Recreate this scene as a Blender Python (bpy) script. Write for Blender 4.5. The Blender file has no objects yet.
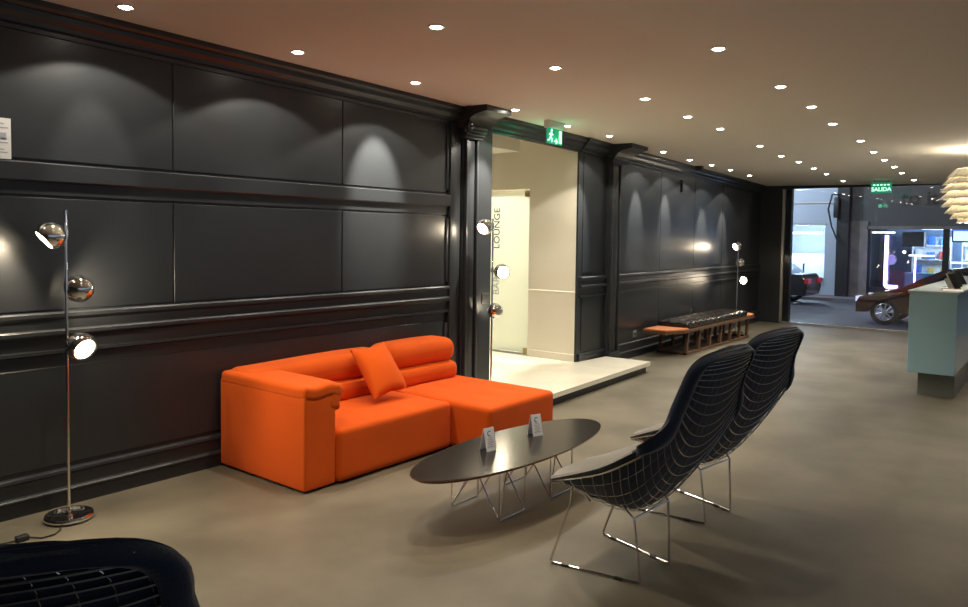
import bpy, bmesh, math, random
from mathutils import Vector as V, Matrix
random.seed(7)
PI = math.pi
sc = bpy.context.scene
COL = sc.collection

# ------------------------------------------------------------------ materials
def mat(name, color, rough=.5, metal=0., emit=None, estr=0., noise=None, bump=None, sheen=0., coat=0., spec=.5, trans=0., alpha=1.):
    m = bpy.data.materials.new(name); m.use_nodes = True
    nt = m.node_tree; b = nt.nodes['Principled BSDF']
    b.inputs['Base Color'].default_value = (*color, 1)
    b.inputs['Roughness'].default_value = rough
    b.inputs['Metallic'].default_value = metal
    b.inputs['Specular IOR Level'].default_value = spec
    b.inputs['Sheen Weight'].default_value = sheen
    b.inputs['Coat Weight'].default_value = coat
    b.inputs['Coat Roughness'].default_value = .08
    b.inputs['Transmission Weight'].default_value = trans
    b.inputs['Alpha'].default_value = alpha
    if emit:
        b.inputs['Emission Color'].default_value = (*emit, 1)
        b.inputs['Emission Strength'].default_value = estr
    if noise or bump:
        tc = nt.nodes.new('ShaderNodeTexCoord')
    if noise:                       # (scale, colour b, detail, (lo, hi))
        n = nt.nodes.new('ShaderNodeTexNoise'); n.inputs['Scale'].default_value = noise[0]; n.inputs['Detail'].default_value = noise[2]
        r = nt.nodes.new('ShaderNodeValToRGB')
        r.color_ramp.elements[0].color = (*color, 1); r.color_ramp.elements[1].color = (*noise[1], 1)
        r.color_ramp.elements[0].position = noise[3][0]; r.color_ramp.elements[1].position = noise[3][1]
        mp = nt.nodes.new('ShaderNodeMapping')
        if len(noise) > 4: mp.inputs['Scale'].default_value = noise[4]
        nt.links.new(tc.outputs['Object'], mp.inputs[0]); nt.links.new(mp.outputs[0], n.inputs['Vector'])
        nt.links.new(n.outputs['Fac'], r.inputs[0]); nt.links.new(r.outputs[0], b.inputs['Base Color'])
    if bump:                        # (scale, strength)
        n2 = nt.nodes.new('ShaderNodeTexNoise'); n2.inputs['Scale'].default_value = bump[0]; n2.inputs['Detail'].default_value = 4
        bp = nt.nodes.new('ShaderNodeBump'); bp.inputs['Strength'].default_value = bump[1]; bp.inputs['Distance'].default_value = .01
        nt.links.new(tc.outputs['Object'], n2.inputs['Vector']); nt.links.new(n2.outputs['Fac'], bp.inputs['Height'])
        nt.links.new(bp.outputs[0], b.inputs['Normal'])
    return m

def glass_mat(name, tint=(1, 1, 1), rough=0., ior=1.5, boost=1.):
    m = bpy.data.materials.new(name); m.use_nodes = True; nt = m.node_tree; nt.nodes.clear()
    o = nt.nodes.new('ShaderNodeOutputMaterial'); t = nt.nodes.new('ShaderNodeBsdfTransparent'); g = nt.nodes.new('ShaderNodeBsdfGlossy')
    t.inputs[0].default_value = (*tint, 1); g.inputs['Roughness'].default_value = rough
    f = nt.nodes.new('ShaderNodeFresnel'); f.inputs[0].default_value = ior
    x = nt.nodes.new('ShaderNodeMixShader'); mu = nt.nodes.new('ShaderNodeMath'); mu.operation = 'MULTIPLY'; mu.inputs[1].default_value = boost
    nt.links.new(f.outputs[0], mu.inputs[0]); nt.links.new(mu.outputs[0], x.inputs[0])
    nt.links.new(t.outputs[0], x.inputs[1]); nt.links.new(g.outputs[0], x.inputs[2]); nt.links.new(x.outputs[0], o.inputs[0])
    return m

M = {}
M['wall'] = mat('charcoal paint', (.019, .0215, .0245), .35, noise=(2.2, (.023, .0255, .0285), 3, (.35, .7)), bump=(60, .05))
M['ceil'] = mat('ceiling paint', (.88, .83, .76), .9)
M['floor'] = mat('polished screed', (.100, .086, .058), .48, noise=(1.7, (.172, .152, .110), 9, (.34, .68)), bump=(25, .04))
M['cream'] = mat('cream plaster', (.82, .77, .66), .75)
M['creamtile'] = mat('cream stone', (.80, .76, .64), .25, noise=(4, (.74, .70, .58), 4, (.4, .7)))
M['orange'] = mat('orange wool', (.68, .096, .005), .9, spec=.15, sheen=.06, noise=(3, (.61, .083, .004), 4, (.35, .7)), bump=(260, .18))
M['chrome'] = mat('chrome', (.82, .80, .78), .07, 1.)
M['steel'] = mat('chromed wire', (.72, .71, .70), .16, 1.)
M['alu'] = mat('brushed metal frame', (.55, .53, .49), .35, 1.)
M['brass'] = mat('patch fitting', (.42, .34, .17), .35, 1.)
M['black'] = mat('black laminate', (.016, .013, .011), .2, spec=.38, noise=(6, (.024, .019, .015), 3, (.4, .7), (1, 6, 1)))
M['ply'] = mat('plywood edge', (.20, .075, .028), .4, noise=(30, (.12, .045, .018), 2, (.4, .6), (1, 1, 8)))
M['navy'] = mat('navy fabric', (.018, .031, .064), .8, spec=.25, sheen=.4, bump=(220, .2))
M['pad'] = mat('navy seat cloth lit grey', (.22, .212, .192), .8, sheen=.25, bump=(160, .25))  # the navy cover as lit from above, painted grey
M['white'] = mat('white card', (.88, .90, .96), .6)
M['ink'] = mat('grey print', (.30, .31, .36), .7)
M['blueink'] = mat('blue print', (.06, .20, .50), .6)
M['darkmetal'] = mat('dark plastic', (.02, .02, .02), .4)
M['lens'] = mat('downlight lens', (1, .95, .85), .5, emit=(1, .92, .78), estr=40)
M['bulb'] = mat('lamp reflector glow', (1, .95, .85), .5, emit=(1, .86, .62), estr=22)
M['trimring'] = mat('downlight ring', (.75, .72, .66), .35)
M['wood'] = mat('walnut', (.13, .062, .030), .5, noise=(8, (.09, .042, .02), 4, (.35, .65), (1, 9, 9)))
M['tan'] = mat('tan leather', (.55, .19, .075), .45)
M['leather'] = mat('black leather', (.012, .011, .011), .2, bump=(9, .6))
M['counter'] = mat('pale gloss panel', (.42, .70, .84), .22, coat=.3)
M['countertop'] = mat('pale counter top', (.60, .70, .71), .25)
M['plinth'] = mat('plinth metal', (.17, .19, .17), .4)
M['leaf'] = mat('pendant leaf', (.85, .79, .64), .45, emit=(1, .86, .62), estr=.10)
M['green'] = mat('green sign plate', (.0, .22, .10), .3, emit=(.0, .50, .22), estr=.32)
M['greenlit'] = mat('lit pictogram', (.5, .9, .7), .3, emit=(.50, 1., .72), estr=1.3)
M['glass'] = glass_mat('window glass', (.86, .88, .90), 0., 1.5, 1.1)
def frost_mat():
    m = bpy.data.materials.new('frosted glass'); m.use_nodes = True; nt = m.node_tree; nt.nodes.clear()
    o = nt.nodes.new('ShaderNodeOutputMaterial'); a = nt.nodes.new('ShaderNodeBsdfTranslucent'); t = nt.nodes.new('ShaderNodeBsdfTransparent'); g = nt.nodes.new('ShaderNodeBsdfDiffuse')
    a.inputs[0].default_value = (.88, .91, .84, 1); g.inputs[0].default_value = (.75, .77, .68, 1); t.inputs[0].default_value = (.9, .93, .86, 1)
    x = nt.nodes.new('ShaderNodeMixShader'); y = nt.nodes.new('ShaderNodeMixShader'); x.inputs[0].default_value = .3; y.inputs[0].default_value = .18
    nt.links.new(a.outputs[0], x.inputs[1]); nt.links.new(g.outputs[0], x.inputs[2]); nt.links.new(x.outputs[0], y.inputs[1]); nt.links.new(t.outputs[0], y.inputs[2]); nt.links.new(y.outputs[0], o.inputs[0]); return m
M['frost'] = frost_mat()
M['asphalt'] = mat('asphalt', (.05, .052, .058), .6, noise=(3, (.075, .077, .085), 5, (.3, .7)))
M['pavement'] = mat('pavement', (.16, .16, .17), .7, noise=(2, (.12, .12, .13), 3, (.3, .7)))
M['bluewall'] = mat('pale blue render', (.42, .48, .56), .8)
M['greywall'] = mat('grey render', (.20, .19, .17), .85, noise=(3, (.13, .125, .11), 4, (.3, .7)))
M['blackwall'] = mat('black cladding', (.012, .012, .013), .5)
M['signwall'] = mat('dark fascia', (.075, .078, .078), .7)
M['letter'] = mat('black letter', (.003, .003, .003), .4)
M['shopwall'] = mat('shop wall', (.25, .34, .48), .7)
M['shopfloor'] = mat('shop floor', (.22, .22, .24), .4)
M['neon'] = mat('violet neon', (.8, .7, 1), .5, emit=(.50, .40, 1.), estr=9)
M['striplight'] = mat('strip light', (1, 1, 1), .5, emit=(1, .92, .75), estr=3.5)
M['coollight'] = mat('cool strip light', (1, 1, 1), .5, emit=(.70, .85, 1), estr=4)
M['bluelight'] = mat('blue light band', (.1, .2, 1), .5, emit=(.05, .16, .9), estr=1.6)
M['screen'] = mat('lit screen', (.1, .1, .1), .3, emit=(.62, .74, 1), estr=2.2)
M['carpaint'] = mat('car paint with orange reflection', (.075, .018, .006), .25, .3, coat=.9)  # dark car; the orange of reflected light is put into its paint
M['carblack'] = mat('black car paint', (.012, .012, .015), .2, coat=.9)
M['carglass'] = mat('car window', (.01, .012, .014), .05, spec=.8)
M['tyre'] = mat('tyre', (.012, .012, .012), .8)
M['alloy'] = mat('alloy rim', (.62, .62, .62), .3, .8)
M['red'] = mat('tail light', (.35, .01, .01), .3, emit=(1, .05, .03), estr=.12)
M['headlight'] = mat('headlight', (.7, .7, .85), .15, emit=(.75, .75, 1), estr=.8)  # emission stands in for a violet-white reflection on the lamp glass
M['paper'] = mat('notice paper', (.62, .61, .58), .6)
def tone(n, c): M[n] = mat(n, c, .5)
for n, c in (('boxred', (.45, .06, .04)), ('boxblue', (.05, .16, .5)), ('boxwhite', (.75, .78, .8)), ('boxyellow', (.6, .42, .08)), ('boxteal', (.08, .3, .35)), ('boxorange', (.6, .2, .04))): tone(n, c)

# ------------------------------------------------------------------ helpers
def link(name, bm, m, parent=None, smooth=True, angle=35, loc=None, rotz=0):
    bmesh.ops.recalc_face_normals(bm, faces=bm.faces)
    me = bpy.data.meshes.new(name); bm.to_mesh(me); bm.free()
    ms = m if isinstance(m, (list, tuple)) else [m]
    for k in ms: me.materials.append(M[k])
    if smooth:
        me.polygons.foreach_set('use_smooth', [True] * len(me.polygons)); me.set_sharp_from_angle(angle=math.radians(angle))
    o = bpy.data.objects.new(name, me); COL.objects.link(o)
    if parent is not None: o.parent = parent
    if loc is not None: o.location = loc
    if rotz: o.rotation_euler = (0, 0, rotz)
    return o
def empty(name, loc=(0, 0, 0), rotz=0):
    o = bpy.data.objects.new(name, None); COL.objects.link(o); o.location = loc; o.rotation_euler = (0, 0, rotz); o.empty_display_size = .1
    return o
def tag(o, label, cat, group=None, kind=None):
    o['label'] = label; o['category'] = cat
    if group: o['group'] = group
    if kind: o['kind'] = kind
    return o
def struct(o, label=None, cat=None):
    o['kind'] = 'structure'
    if label: o['label'] = label
    if cat: o['category'] = cat
    return o
def NB(): return bmesh.new()
def box(bm, x0, x1, y0, y1, z0, z1, r=0, seg=2):
    c = ((x0 + x1) / 2, (y0 + y1) / 2, (z0 + z1) / 2)
    g = bmesh.ops.create_cube(bm, size=1, matrix=Matrix.Translation(c) @ Matrix.Diagonal((x1 - x0, y1 - y0, z1 - z0, 1)))
    if r:
        es = {e for v in g['verts'] for e in v.link_edges}
        bmesh.ops.bevel(bm, geom=list(es), offset=r, segments=seg, profile=.5, affect='EDGES')
def obox(bm, c, sx, sy, sz, mx=None):
    """box of size s about c, turned by the 3x3 matrix mx"""
    mm = (mx.to_4x4() if mx is not None else Matrix.Identity(4))
    bmesh.ops.create_cube(bm, size=1, matrix=Matrix.Translation(c) @ mm @ Matrix.Diagonal((sx, sy, sz, 1)))
def frame_of(d):
    d = V(d).normalized(); a = V((0, 0, 1)) if abs(d.z) < .95 else V((1, 0, 0))
    u = a.cross(d).normalized(); return u, d.cross(u), d
def tube(bm, pts, r, n=8, closed=False):
    pts = [V(p) for p in pts]; N = len(pts); rings = []
    prev = None
    for i, p in enumerate(pts):
        if closed: t = pts[(i + 1) % N] - pts[i - 1]
        else: t = pts[min(i + 1, N - 1)] - pts[max(i - 1, 0)]
        t.normalize()
        if prev is None: u, w, _ = frame_of(t)
        else:
            u = prev - t * prev.dot(t)
            u = u.normalized() if u.length > 1e-6 else frame_of(t)[0]
            w = t.cross(u)
        prev = u
        rr = r[i] if isinstance(r, (list, tuple)) else r
        rings.append([bm.verts.new(p + (u * math.cos(2 * PI * k / n) + w * math.sin(2 * PI * k / n)) * rr) for k in range(n)])
    for i in range(N if closed else N - 1):
        a, b = rings[i], rings[(i + 1) % N]
        for k in range(n): bm.faces.new((a[k], a[(k + 1) % n], b[(k + 1) % n], b[k]))
    if not closed: bm.faces.new(rings[0][::-1]); bm.faces.new(rings[-1])
def lathe(bm, prof, c=(0, 0, 0), axis=(0, 0, 1), n=32):
    """prof: (radius, height along the axis)"""
    u, w, d = frame_of(axis); c = V(c); rings = []
    for r, h in prof:
        if r < 1e-6: rings.append([bm.verts.new(c + d * h)])
        else: rings.append([bm.verts.new(c + d * h + (u * math.cos(2 * PI * k / n) + w * math.sin(2 * PI * k / n)) * r) for k in range(n)])
    for a, b in zip(rings, rings[1:]):
        for k in range(n):
            q = [a[k % len(a)], a[(k + 1) % len(a)], b[(k + 1) % len(b)], b[k % len(b)]]
            q2 = []
            for v in q:
                if v not in q2: q2.append(v)
            if len(q2) > 2: bm.faces.new(q2)
def prism(bm, poly, lo, hi, axis='x'):
    """poly of (a, b): axis x -> (y, z), y -> (x, z), z -> (x, y)"""
    def P(a, b, t): return {'x': (t, a, b), 'y': (a, t, b), 'z': (a, b, t)}[axis]
    A = [bm.verts.new(P(a, b, lo)) for a, b in poly]; B = [bm.verts.new(P(a, b, hi)) for a, b in poly]
    n = len(poly); bm.faces.new(A[::-1]); bm.faces.new(B)
    for i in range(n): bm.faces.new((A[i], A[(i + 1) % n], B[(i + 1) % n], B[i]))
def soft(bm, hx, hy, hz, r, fn=None, nm=8, nr=4):
    """rounded box about the origin, dense enough to be deformed by fn"""
    def co(h):
        rr = min(r, h * .999)
        e = [-h + rr * (1 - math.cos(PI / 2 * i / nr)) for i in range(nr)]
        m = [-(h - rr) + 2 * (h - rr) * i / nm for i in range(nm + 1)]
        return e + m + [-x for x in e[::-1]]
    cx, cy, cz_ = co(hx), co(hy), co(hz); vs = {}
    def get(p):
        k = tuple(round(a, 6) for a in p)
        if k not in vs:
            i = V([max(-(h - r), min(h - r, a)) for a, h in zip(p, (hx, hy, hz))]); d = V(p) - i
            q = i + d.normalized() * r if d.length > 1e-7 else V(p)
            vs[k] = bm.verts.new(fn(q) if fn else q)
        return vs[k]
    for A, B, mk in ((cx, cy, lambda a, b, s: (a, b, s * hz)), (cx, cz_, lambda a, b, s: (a, s * hy, b)), (cy, cz_, lambda a, b, s: (s * hx, a, b))):
        for s in (-1, 1):
            for i in range(len(A) - 1):
                for j in range(len(B) - 1):
                    q = []
                    for v in (get(mk(A[i], B[j], s)), get(mk(A[i + 1], B[j], s)), get(mk(A[i + 1], B[j + 1], s)), get(mk(A[i], B[j + 1], s))):
                        if v not in q: q.append(v)
                    if len(q) > 2:
                        try: bm.faces.new(q)
                        except ValueError: pass
def move(bm, mx):
    bmesh.ops.transform(bm, matrix=mx, verts=bm.verts)
def text_bm(s, size, depth=.002, bold=False):
    cu = bpy.data.curves.new('txt', 'FONT'); cu.body = s; cu.size = size; cu.extrude = depth; cu.align_x = 'CENTER'; cu.align_y = 'CENTER'
    if bold: cu.offset = size * .018
    o = bpy.data.objects.new('txt', cu); COL.objects.link(o)
    me = bpy.data.meshes.new_from_object(o.evaluated_get(bpy.context.evaluated_depsgraph_get()))
    bm = NB(); bm.from_mesh(me); bpy.data.objects.remove(o); bpy.data.meshes.remove(me); bpy.data.curves.remove(cu)
    return bm
def basis(x, y, z, o):
    m = Matrix((V(x), V(y), V(z))).transposed().to_4x4(); m.translation = V(o); return m
def spot(loc, aim, watts, ang, blend, color, r=.03, parent=None, name='lamp_light'):
    l = bpy.data.lights.new(name, 'SPOT'); l.energy = watts; l.spot_size = math.radians(ang); l.spot_blend = blend; l.color = color; l.shadow_soft_size = r
    o = bpy.data.objects.new(name, l); COL.objects.link(o); o.location = loc; o.rotation_euler = V(aim).to_track_quat('-Z', 'Y').to_euler()
    return o
def point(loc, watts, color, r=.05, name='lamp_light'):
    l = bpy.data.lights.new(name, 'POINT'); l.energy = watts; l.color = color; l.shadow_soft_size = r
    o = bpy.data.objects.new(name, l); COL.objects.link(o); o.location = loc; return o
WARM = (1., .85, .65); NEUT = (1., .92, .78)

# ------------------------------------------------------------------ camera
yaw, pitch, roll, FPX = .6695, -.0457, .0132, 742.3
fw = V((math.cos(yaw) * math.cos(pitch), math.sin(yaw) * math.cos(pitch), math.sin(pitch)))
rt = V((math.sin(yaw), -math.cos(yaw), 0)); up = rt.cross(fw)
r2 = rt * math.cos(roll) + up * math.sin(roll); u2 = up * math.cos(roll) - rt * math.sin(roll)
cam = bpy.data.objects.new('camera', bpy.data.cameras.new('camera')); COL.objects.link(cam)
cam.matrix_world = basis(r2, u2, -fw, (0, 0, 1.5))
cam.data.sensor_width = 36; cam.data.sensor_fit = 'HORIZONTAL'; cam.data.lens = FPX / 968 * 36; cam.data.shift_y = -33. / 968; cam.data.clip_start = .03
sc.camera = cam

# ------------------------------------------------------------------ room shell
WY = 4.295                                        # face of the panelled wall
def cz(x, y): return 2.66 - .0155 * (x - 2.8) + .02 * (y - 4.2)     # the ceiling falls a little towards the street
CW0, CW1 = (7.058, 4.275), (13.9, 4.53)            # face of the wall beyond the opening
def cw(x): return CW0[1] + (CW1[1] - CW0[1]) * (x - CW0[0]) / (CW1[0] - CW0[0])
XL, YR, XF = -4.0, -5.0, 13.9

bm = NB(); box(bm, XL - .2, XF, YR - .2, WY + .3, -.12, 0); struct(link('floor', bm, 'floor', smooth=False), 'olive brown polished concrete floor of the lounge', 'floor')
bm = NB(); xs, ys = (XL - .2, XF + .1), (YR - .2, 4.62)
vv = [[bm.verts.new((x, y, cz(x, y) + dz)) for x in xs for y in ys] for dz in (0, .15)]
for a in vv: bm.faces.new((a[0], a[1], a[3], a[2]))
for i, j in ((0, 1), (1, 3), (3, 2), (2, 0)): bm.faces.new((vv[0][i], vv[0][j], vv[1][j], vv[1][i]))
struct(link('ceiling', bm, 'ceil', smooth=False), 'warm white ceiling dotted with recessed downlights', 'ceiling')

# panelled wall, near length (left of the opening), its panels as proud slabs with thin joints between
bm = NB(); box(bm, XL, 5.50, WY, WY + .25, 0, 2.75)
for x0, x1 in ((XL, 2.366), (2.374, 3.696), (3.704, 4.875)):
    for z0, z1 in ((1.875, 2.53), (1.075, 1.675)): box(bm, x0, x1, WY - .008, WY + .01, z0, z1, .003, 1)
box(bm, XL, 4.84, WY - .008, WY + .01, .225, .765, .004, 1)
box(bm, 5.255, 5.468, WY - .05, WY + .1, 0, 2.50, .004, 1)                      # plain pier beside the opening
struct(link('wall_left', bm, 'wall', smooth=False), 'charcoal panelled wall behind the orange sofa', 'wall')
bm = NB(); prism(bm, [(5.50, WY), (7.08, WY), (7.08, WY + .04), (5.50, WY + .04)], 2.51, 2.72, 'z'); struct(link('wall_header', bm, 'wall', smooth=False), 'charcoal strip of wall over the lit opening', 'wall')
bm = NB(); prism(bm, [CW0, CW1, (CW1[0], CW1[1] + .3), (CW0[0] + .05, CW1[1] + .3)], 0, 2.72, 'z')
d = V((CW1[0] - CW0[0], CW1[1] - CW0[1])).normalized()
def cslab(x0, x1, z0, z1, o=.008): prism(bm, [(x0, cw(x0) + .01), (x1, cw(x1) + .01), (x1, cw(x1) - o), (x0, cw(x0) - o)], z0, z1, 'z')
for x0, x1 in ((7.16, 7.62),): cslab(x0, x1, .23, .92); cslab(x0, x1, 1.11, 2.42)
for x0, x1 in ((8.05, 9.3), (9.31, 10.55), (10.56, 11.8), (11.81, 13.2)): cslab(x0, x1, .23, .92); cslab(x0, x1, 1.11, 2.40)
struct(link('wall_far_left', bm, 'wall', smooth=False), 'charcoal panelled wall behind the long bench', 'wall')
bm = NB(); box(bm, XF, XF + .25, 4.14, 4.8, -.1, 2.6); struct(link('wall_end', bm, 'wall', smooth=False), 'narrow dark return of wall beside the street window', 'wall')
bm = NB(); box(bm, XL - .2, XL, YR, WY + .3, 0, 2.85); struct(link('wall_back', bm, 'greywall', smooth=False))

# mouldings
def mould(name, prof, p0, p1, dz0=0., dz1=0., m='wall', label=None):
    bm = NB(); p0, p1 = V(p0), V(p1); d = (p1 - p0).normalized(); n = V((d.y, -d.x))
    A = [bm.verts.new((p0.x + n.x * o, p0.y + n.y * o, z + dz0)) for o, z in prof]
    B = [bm.verts.new((p1.x + n.x * o, p1.y + n.y * o, z + dz1)) for o, z in prof]
    k = len(prof); bm.faces.new(A); bm.faces.new(B[::-1])
    for i in range(k): bm.faces.new((A[i], A[(i + 1) % k], B[(i + 1) % k], B[i]))
    return struct(link(name, bm, m, angle=25), label, 'moulding' if label else None)
CROWN = [(0, .02), (.115, .02), (.115, -.03), (.10, -.045), (.085, -.05), (.078, -.075), (.05, -.10), (.045, -.12), (.02, -.128), (.018, -.15), (0, -.155)]
MID = [(0, 1.858), (.03, 1.858), (.036, 1.852), (.036, 1.765), (.028, 1.757), (.012, 1.755), (.012, 1.69), (0, 1.688)]
CHAIR = [(0, 1.066), (.030, 1.064), (.038, 1.056), (.038, 1.038), (.028, 1.028), (.020, 1.02), (.020, .975), (.036, .970), (.042, .962), (.042, .945), (.034, .936), (.014, .925), (.012, .862), (.026, .856), (.026, .840), (0, .83)]
BASE = [(0, .205), (.012, .203), (.024, .195), (.028, .186), (.028, .178), (.020, .17), (.020, .103), (.034, .098), (.042, .090), (.042, .080), (.034, .074), (.034, 0), (0, 0)]
mould('trim_1', CROWN, (XL, WY), (5.50, WY), cz(XL, WY - .1), cz(5.50, WY - .1), label='charcoal crown moulding along the top of the sofa wall')
mould('trim_2', MID, (XL, WY), (4.90, WY), label='charcoal picture rail half way up the sofa wall')
mould('trim_3', CHAIR, (XL, WY), (4.90, WY), label='charcoal dado rail above the orange sofa')
mould('baseboard_left', BASE, (XL, WY), (5.05, WY), label='double stepped charcoal skirting behind the floor lamp')
mould('trim_4', CROWN, (5.50, WY), (7.08, WY), cz(5.50, WY - .1), cz(7.08, WY - .1))
mould('trim_5', CROWN, (7.08, cw(7.08)), CW1, cz(7.08, WY - .1), cz(13.9, 4.4))
mould('trim_6', CHAIR, (7.10, cw(7.10)), (7.70, cw(7.70)))
mould('trim_7', CHAIR, (7.98, cw(7.98)), CW1)
mould('baseboard_far_left', BASE, (7.10, cw(7.10)), CW1)
# stile and stepped frames beside the pilaster
bm = NB()
box(bm, 4.90, 5.03, WY - .036, WY + .02, .2, 2.52, .006, 2)
for z0, z1 in ((1.90, 2.50), (1.10, 1.65), (.24, .74)): box(bm, 4.865, 4.90, WY - .022, WY + .02, z0, z1, .008, 2)
struct(link('trim_8', bm, 'wall'), 'narrow charcoal stile ending the panelling beside the pilaster', 'moulding')
def pilaster(name, x0, x1, y, label):
    bm = NB(); w = x1 - x0
    box(bm, x0, x1, y - .05, y + .05, 0, 2.46, .004, 1)
    box(bm, x0 + .02, x0 + .045, y - .085, y, .16, 2.40, .008, 2); box(bm, x1 - .045, x1 - .02, y - .085, y, .16, 2.40, .008, 2)
    box(bm, x0 + .06, x1 - .06, y - .068, y, .16, 2.40, .008, 2)
    box(bm, x0 - .01, x1 + .01, y - .10, y + .02, 0, .15, .006, 2)
    for z, e in ((2.36, .045), (2.385, .065), (2.41, .085), (2.435, .10)): box(bm, x0 - .02, x1 + .02, y - .05 - e, y + .02, z, z + .03, .006, 2)
    top = cz(x0, y) + .01
    prof = [(y + .02, top), (y - .36, top), (y - .36, top - .065), (y - .30, top - .075), (y - .235, top - .085), (y - .17, top - .12), (y - .13, top - .175), (y - .115, top - .225), (y - .10, 2.45), (y + .02, 2.45)]
    prism(bm, prof, x0 - .06, x1 + .08, 'x')
    return struct(link(name, bm, 'wall', angle=30), label, 'pilaster')
pilaster('trim_9', 5.04, 5.25, WY, 'charcoal pilaster with projecting ceiling bracket left of the lit opening')
pilaster('trim_10', 7.72, 7.97, cw(7.85), 'charcoal pilaster with projecting ceiling bracket right of the lit opening')

# ------------------------------------------------------------------ passage behind the opening
bm = NB(); prism(bm, [(4.2, 3.50), (5.47, 3.545), (7.674, 3.668), (7.651, 4.22), (7.06, 4.27), (7.06, 8.2), (4.2, 8.2)], .075, .12, 'z')
pl = struct(link('floor_platform', bm, 'creamtile', smooth=False), 'low cream stone platform leading into the lit opening', 'floor')
bm = NB(); prism(bm, [(4.25, 3.54), (5.47, 3.585), (7.64, 3.705), (7.62, 4.22), (7.06, 4.26), (7.06, 4.6), (4.25, 4.6)], 0, .078, 'z')
link('riser', bm, 'darkmetal', pl, smooth=False)
bm = NB(); box(bm, 7.06, 7.30, 4.285, 4.93, 0, 2.6); box(bm, 7.05, 7.07, 4.30, 4.93, .12, .20, .004, 1); box(bm, 7.052, 7.07, 4.30, 4.93, .885, .90, .003, 1)
struct(link('wall_passage_right', bm, 'cream', smooth=False), 'cream wall lining the right side of the opening', 'wall')
bm = NB(); box(bm, 4.2, 10.0, 8.2, 8.4, 0, 2.7); struct(link('wall_passage_end', bm, 'cream', smooth=False))
bm = NB(); box(bm, 9.8, 10.0, 5.0, 8.2, 0, 2.7); box(bm, 7.30, 10, 4.75, 4.93, 0, 2.7); struct(link('wall_passage_room', bm, 'cream', smooth=False))
bm = NB(); box(bm, 4.0, 4.2, 4.55, 8.4, 0, 2.7); struct(link('wall_passage_left', bm, 'cream', smooth=False))
bm = NB(); box(bm, 7.2, 9.8, 5.0, 8.2, .05, .12); struct(link('floor_passage_room', bm, 'creamtile', smooth=False))
bm = NB(); box(bm, 4.0, 10.0, 4.335, 8.4, 2.62, 2.75); box(bm, 7.10, 7.28, 4.93, 8.2, 2.06, 2.62)
struct(link('ceiling_passage', bm, 'cream', smooth=False), 'cream ceiling inside the lit passage', 'ceiling')
bm = NB(); box(bm, 5.0, 6.78, 4.88, 8.2, 2.45, 2.62, .004, 1); struct(link('trim_11', bm, 'cream', smooth=False), 'dropped cream soffit under the passage ceiling', 'soffit')
# frosted glass leaf with its fittings and lettering
dr = empty('door_1', (7.14, 4.95, .12)); struct(dr, 'frosted glass door leaf with vertical lettering inside the opening', 'door')
bm = NB(); box(bm, -.006, .006, 0, 1.05, .02, 1.90); link('glass_leaf', bm, 'frost', dr, smooth=False)
bm = NB()
for z in (.0, 1.85): box(bm, -.02, .02, .0, .09, z, z + .075, .004, 1)
link('patch_fitting', bm, 'brass', dr)
def vtext(s, z0, z1, y):
    b = text_bm(s, .115, .001); xs_ = [v.co.x for v in b.verts]; k = (z1 - z0) / (max(xs_) - min(xs_))
    move(b, Matrix.Diagonal((k, k, 1, 1)))
    # reads upwards: text x -> +z, text y -> +y (left in the photograph), faces -x
    move(b, basis((0, 0, 1), (0, 1, 0), (-1, 0, 0), (-.008, y, (z0 + z1) / 2))); return b
link('lettering', vtext('LOUNGE', 1.24, 1.72, .50), 'letter', dr, smooth=False)
link('lettering', vtext('BAR', .68, .90, .50), 'ink', dr, smooth=False)

# ------------------------------------------------------------------ downlights
ORD = ['first', 'second', 'third', 'fourth', 'fifth', 'sixth', 'seventh', 'eighth', 'ninth', 'tenth', 'eleventh', 'twelfth', 'thirteenth']
bm = NB(); lathe(bm, [(.031, .004), (.032, -.005), (.042, -.007), (.047, -.004), (.047, .004)], n=24)
ring = link('downlight', bm, 'trimring')
bm = NB(); lathe(bm, [(0, -.0135), (.016, -.012), (.026, -.008), (.031, .0)], n=20); lens = link('lens', bm, 'lens', ring)
ROWS = {'A': [(.75, 3.95), (1.90, 3.90), (2.98, 3.88), (4.03, 3.86), (5.30, 3.87), (6.27, 3.94), (7.04, 3.9), (8.52, 3.97), (9.44, 4.02), (10.12, 3.99), (10.86, 3.99), (11.77, 4.02)],
        'B': [(1.80, 2.72), (3.01, 2.73), (4.12, 2.69), (5.34, 2.65), (6.25, 2.69), (7.02, 2.69), (8.36, 2.75), (9.36, 2.82), (10.07, 2.81), (10.94, 2.85), (11.78, 2.89), (13.02, 2.94)],
        'C': [(1.85, 1.62), (3.00, 1.62), (4.17, 1.62), (5.35, 1.63), (6.21, 1.65), (7.12, 1.71), (8.32, 1.73), (9.29, 1.79), (10.14, 1.83), (11.0, 1.87), (11.86, 1.92), (13.03, 1.94)]}
HID = {'A': 1, 'B': 1, 'C': 2}                    # lamps of the grid that fall outside the photograph
WHERE = {'A': 'row along the charcoal wall', 'B': 'middle ceiling row', 'C': 'counter side ceiling row'}
first = True
PB, PC = 66., 13.
TILT = {1: (.5, 36, 38), 2: (.3, 10, 50), 3: (.60, 330, 44), 4: (.45, 300, 44), 9: (.3, 20, 50)}      # lean, watts and beam of single lamps of the wall row
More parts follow.
